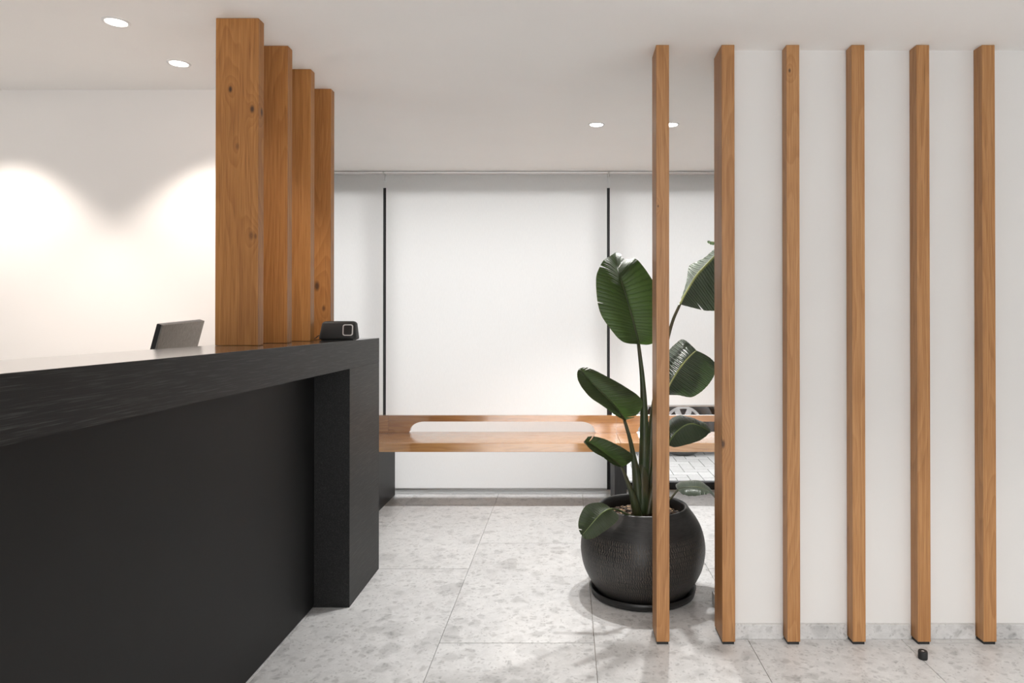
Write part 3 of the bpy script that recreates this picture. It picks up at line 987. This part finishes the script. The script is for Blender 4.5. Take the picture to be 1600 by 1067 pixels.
leaf('a', [((997.6, 537), (996.5, 538), (999, 538)), ((996.5, 531), (972, 533.5), (1016, 538)), ((994, 520), (952, 511.5), (1030, 528)), ((989, 501), (938, 489), (1037, 506)),
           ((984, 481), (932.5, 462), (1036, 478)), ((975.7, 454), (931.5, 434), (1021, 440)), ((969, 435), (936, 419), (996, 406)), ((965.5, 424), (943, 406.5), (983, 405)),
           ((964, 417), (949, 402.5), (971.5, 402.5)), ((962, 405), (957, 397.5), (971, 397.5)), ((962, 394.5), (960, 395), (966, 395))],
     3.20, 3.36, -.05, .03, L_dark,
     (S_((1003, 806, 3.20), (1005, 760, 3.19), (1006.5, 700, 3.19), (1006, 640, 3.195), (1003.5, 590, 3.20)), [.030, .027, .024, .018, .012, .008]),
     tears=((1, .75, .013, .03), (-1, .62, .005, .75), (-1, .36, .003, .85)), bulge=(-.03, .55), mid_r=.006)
leaf('b', [((975.5, 656), (974.5, 656.3), (977, 656.5)), ((972, 650), (962, 649), (992, 651)), ((968, 643.5), (950, 640), (1002, 639)), ((960, 634), (937, 631), (1004, 628)),
           ((950, 623), (925, 623), (996, 617)), ((937, 610.6), (914, 612), (978, 605)), ((925, 598.5), (906, 600), (955, 591.5)), ((915, 587), (901.5, 588), (933, 580.5)),
           ((909, 579), (902.5, 579.5), (919, 574.8)), ((906.5, 575.5), (904.5, 576.5), (911, 573.8))],
     3.13, 2.98, -.06, .03, L_mid,
     (S_((999, 806, 3.16), (997, 775, 3.155), (994, 740, 3.15), (990, 715, 3.14), (984, 685, 3.135)), [.028, .026, .020, .013, .009, .007]),
     tears=((1, .88, .006, .25), (1, .94, .008, .25), (-1, .95, .006, .3), (1, .13, .006, .3)), bulge=(-.03, .6), mid_r=.005)
leaf('c', [((971, 729), (969.5, 729.3), (973, 729.5)), ((966, 724.5), (960, 726.5), (984, 722.5)), ((958, 717.5), (950, 720), (989, 712)), ((949, 711), (940, 713), (979, 703)),
           ((939, 704), (929, 707), (963, 694)), ((928, 696), (920, 699.5), (944, 685.5)), ((920, 691.5), (914.5, 693.5), (928, 681.5)), ((913, 688.5), (911.5, 690), (918, 682))],
     3.08, 2.93, -.05, .0, L_mid,
     (S_((996, 806, 3.12), (992, 788, 3.11), (985, 765, 3.10), (977, 743, 3.09)), [.022, .019, .012, .008, .006]),
     tears=((1, .87, .008, .15), (-1, .40, .004, .85)), bulge=(-.02, .55), mid_r=.004)
leaf('d', [((956, 794), (955, 793.3), (957, 794.5)), ((950, 795.5), (942, 785.5), (966.5, 806)), ((943, 799), (928, 785), (963, 815)), ((936, 805.5), (915, 790), (952, 824)),
           ((928, 813.5), (907, 803), (940, 832.5)), ((921, 822), (903.5, 817), (928, 840)), ((914.5, 829.5), (904.5, 827), (918, 842)), ((909, 835.5), (907, 834), (911, 840))],
     2.985, 2.93, .02, -.01, L_mid,
     (S_((993, 808, 3.05), (980, 803.5, 3.03), (968, 797, 3.005)), [.006, .005, .004, .004]),
     tears=((-1, .84, .009, .55),), bulge=(-.02, .5), mid_r=.003, midmat=M_olive_rib)
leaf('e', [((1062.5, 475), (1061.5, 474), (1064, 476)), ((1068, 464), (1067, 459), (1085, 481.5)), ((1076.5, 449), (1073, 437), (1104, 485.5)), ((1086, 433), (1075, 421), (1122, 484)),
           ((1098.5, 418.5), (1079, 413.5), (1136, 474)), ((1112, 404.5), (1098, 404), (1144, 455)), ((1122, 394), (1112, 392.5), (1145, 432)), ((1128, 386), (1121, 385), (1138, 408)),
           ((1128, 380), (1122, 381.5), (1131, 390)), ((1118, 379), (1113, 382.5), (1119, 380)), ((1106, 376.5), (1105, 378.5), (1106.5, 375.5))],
     3.30, 3.30, .16, .05, L_sheen,
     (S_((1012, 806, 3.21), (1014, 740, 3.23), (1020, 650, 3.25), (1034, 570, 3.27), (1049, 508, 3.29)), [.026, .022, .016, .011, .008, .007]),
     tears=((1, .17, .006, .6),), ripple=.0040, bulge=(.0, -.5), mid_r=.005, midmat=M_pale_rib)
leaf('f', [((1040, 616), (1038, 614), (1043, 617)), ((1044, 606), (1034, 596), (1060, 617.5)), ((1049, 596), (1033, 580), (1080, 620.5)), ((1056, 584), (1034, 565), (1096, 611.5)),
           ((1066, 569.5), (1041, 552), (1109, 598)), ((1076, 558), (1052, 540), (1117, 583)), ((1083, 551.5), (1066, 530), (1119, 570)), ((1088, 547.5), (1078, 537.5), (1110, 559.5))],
     3.22, 3.18, .17, .05, L_sheen,
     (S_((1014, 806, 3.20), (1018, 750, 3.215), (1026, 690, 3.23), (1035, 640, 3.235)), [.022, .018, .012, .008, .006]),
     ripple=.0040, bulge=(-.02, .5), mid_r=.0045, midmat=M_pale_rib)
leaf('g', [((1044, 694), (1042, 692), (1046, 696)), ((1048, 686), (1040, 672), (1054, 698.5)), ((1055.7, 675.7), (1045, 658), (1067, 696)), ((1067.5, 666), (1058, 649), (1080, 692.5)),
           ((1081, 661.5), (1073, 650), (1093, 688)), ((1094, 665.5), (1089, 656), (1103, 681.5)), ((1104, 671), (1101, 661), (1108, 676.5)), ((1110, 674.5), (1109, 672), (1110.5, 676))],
     3.17, 3.12, .13, .02, L_sheen,
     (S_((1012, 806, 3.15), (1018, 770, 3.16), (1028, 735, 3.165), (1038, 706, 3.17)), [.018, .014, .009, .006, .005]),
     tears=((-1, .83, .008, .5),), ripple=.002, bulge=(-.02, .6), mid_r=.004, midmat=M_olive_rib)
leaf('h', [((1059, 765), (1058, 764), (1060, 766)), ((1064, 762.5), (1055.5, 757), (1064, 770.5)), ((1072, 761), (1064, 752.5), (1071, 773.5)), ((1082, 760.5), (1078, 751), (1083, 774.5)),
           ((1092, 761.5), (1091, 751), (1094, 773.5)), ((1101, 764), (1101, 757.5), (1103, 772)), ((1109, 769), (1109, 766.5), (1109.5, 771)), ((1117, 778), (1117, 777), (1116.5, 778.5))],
     3.26, 3.22, .15, -.05, L_sheen,
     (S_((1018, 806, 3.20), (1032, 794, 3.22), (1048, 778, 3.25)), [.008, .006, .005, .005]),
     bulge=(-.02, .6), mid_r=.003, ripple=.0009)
# dry outer sheath wrapped round the foot of the stalks
bm = bmesh.new()
tube(bm, S_((1004, 812, 3.17), (1005, 785, 3.165), (1004, 755, 3.17), (1006, 715, 3.19)), [.040, .037, .032, .016], 14, 24, .8)
obj('stem_sheath', bm, M_stalk, pl, smooth=True)
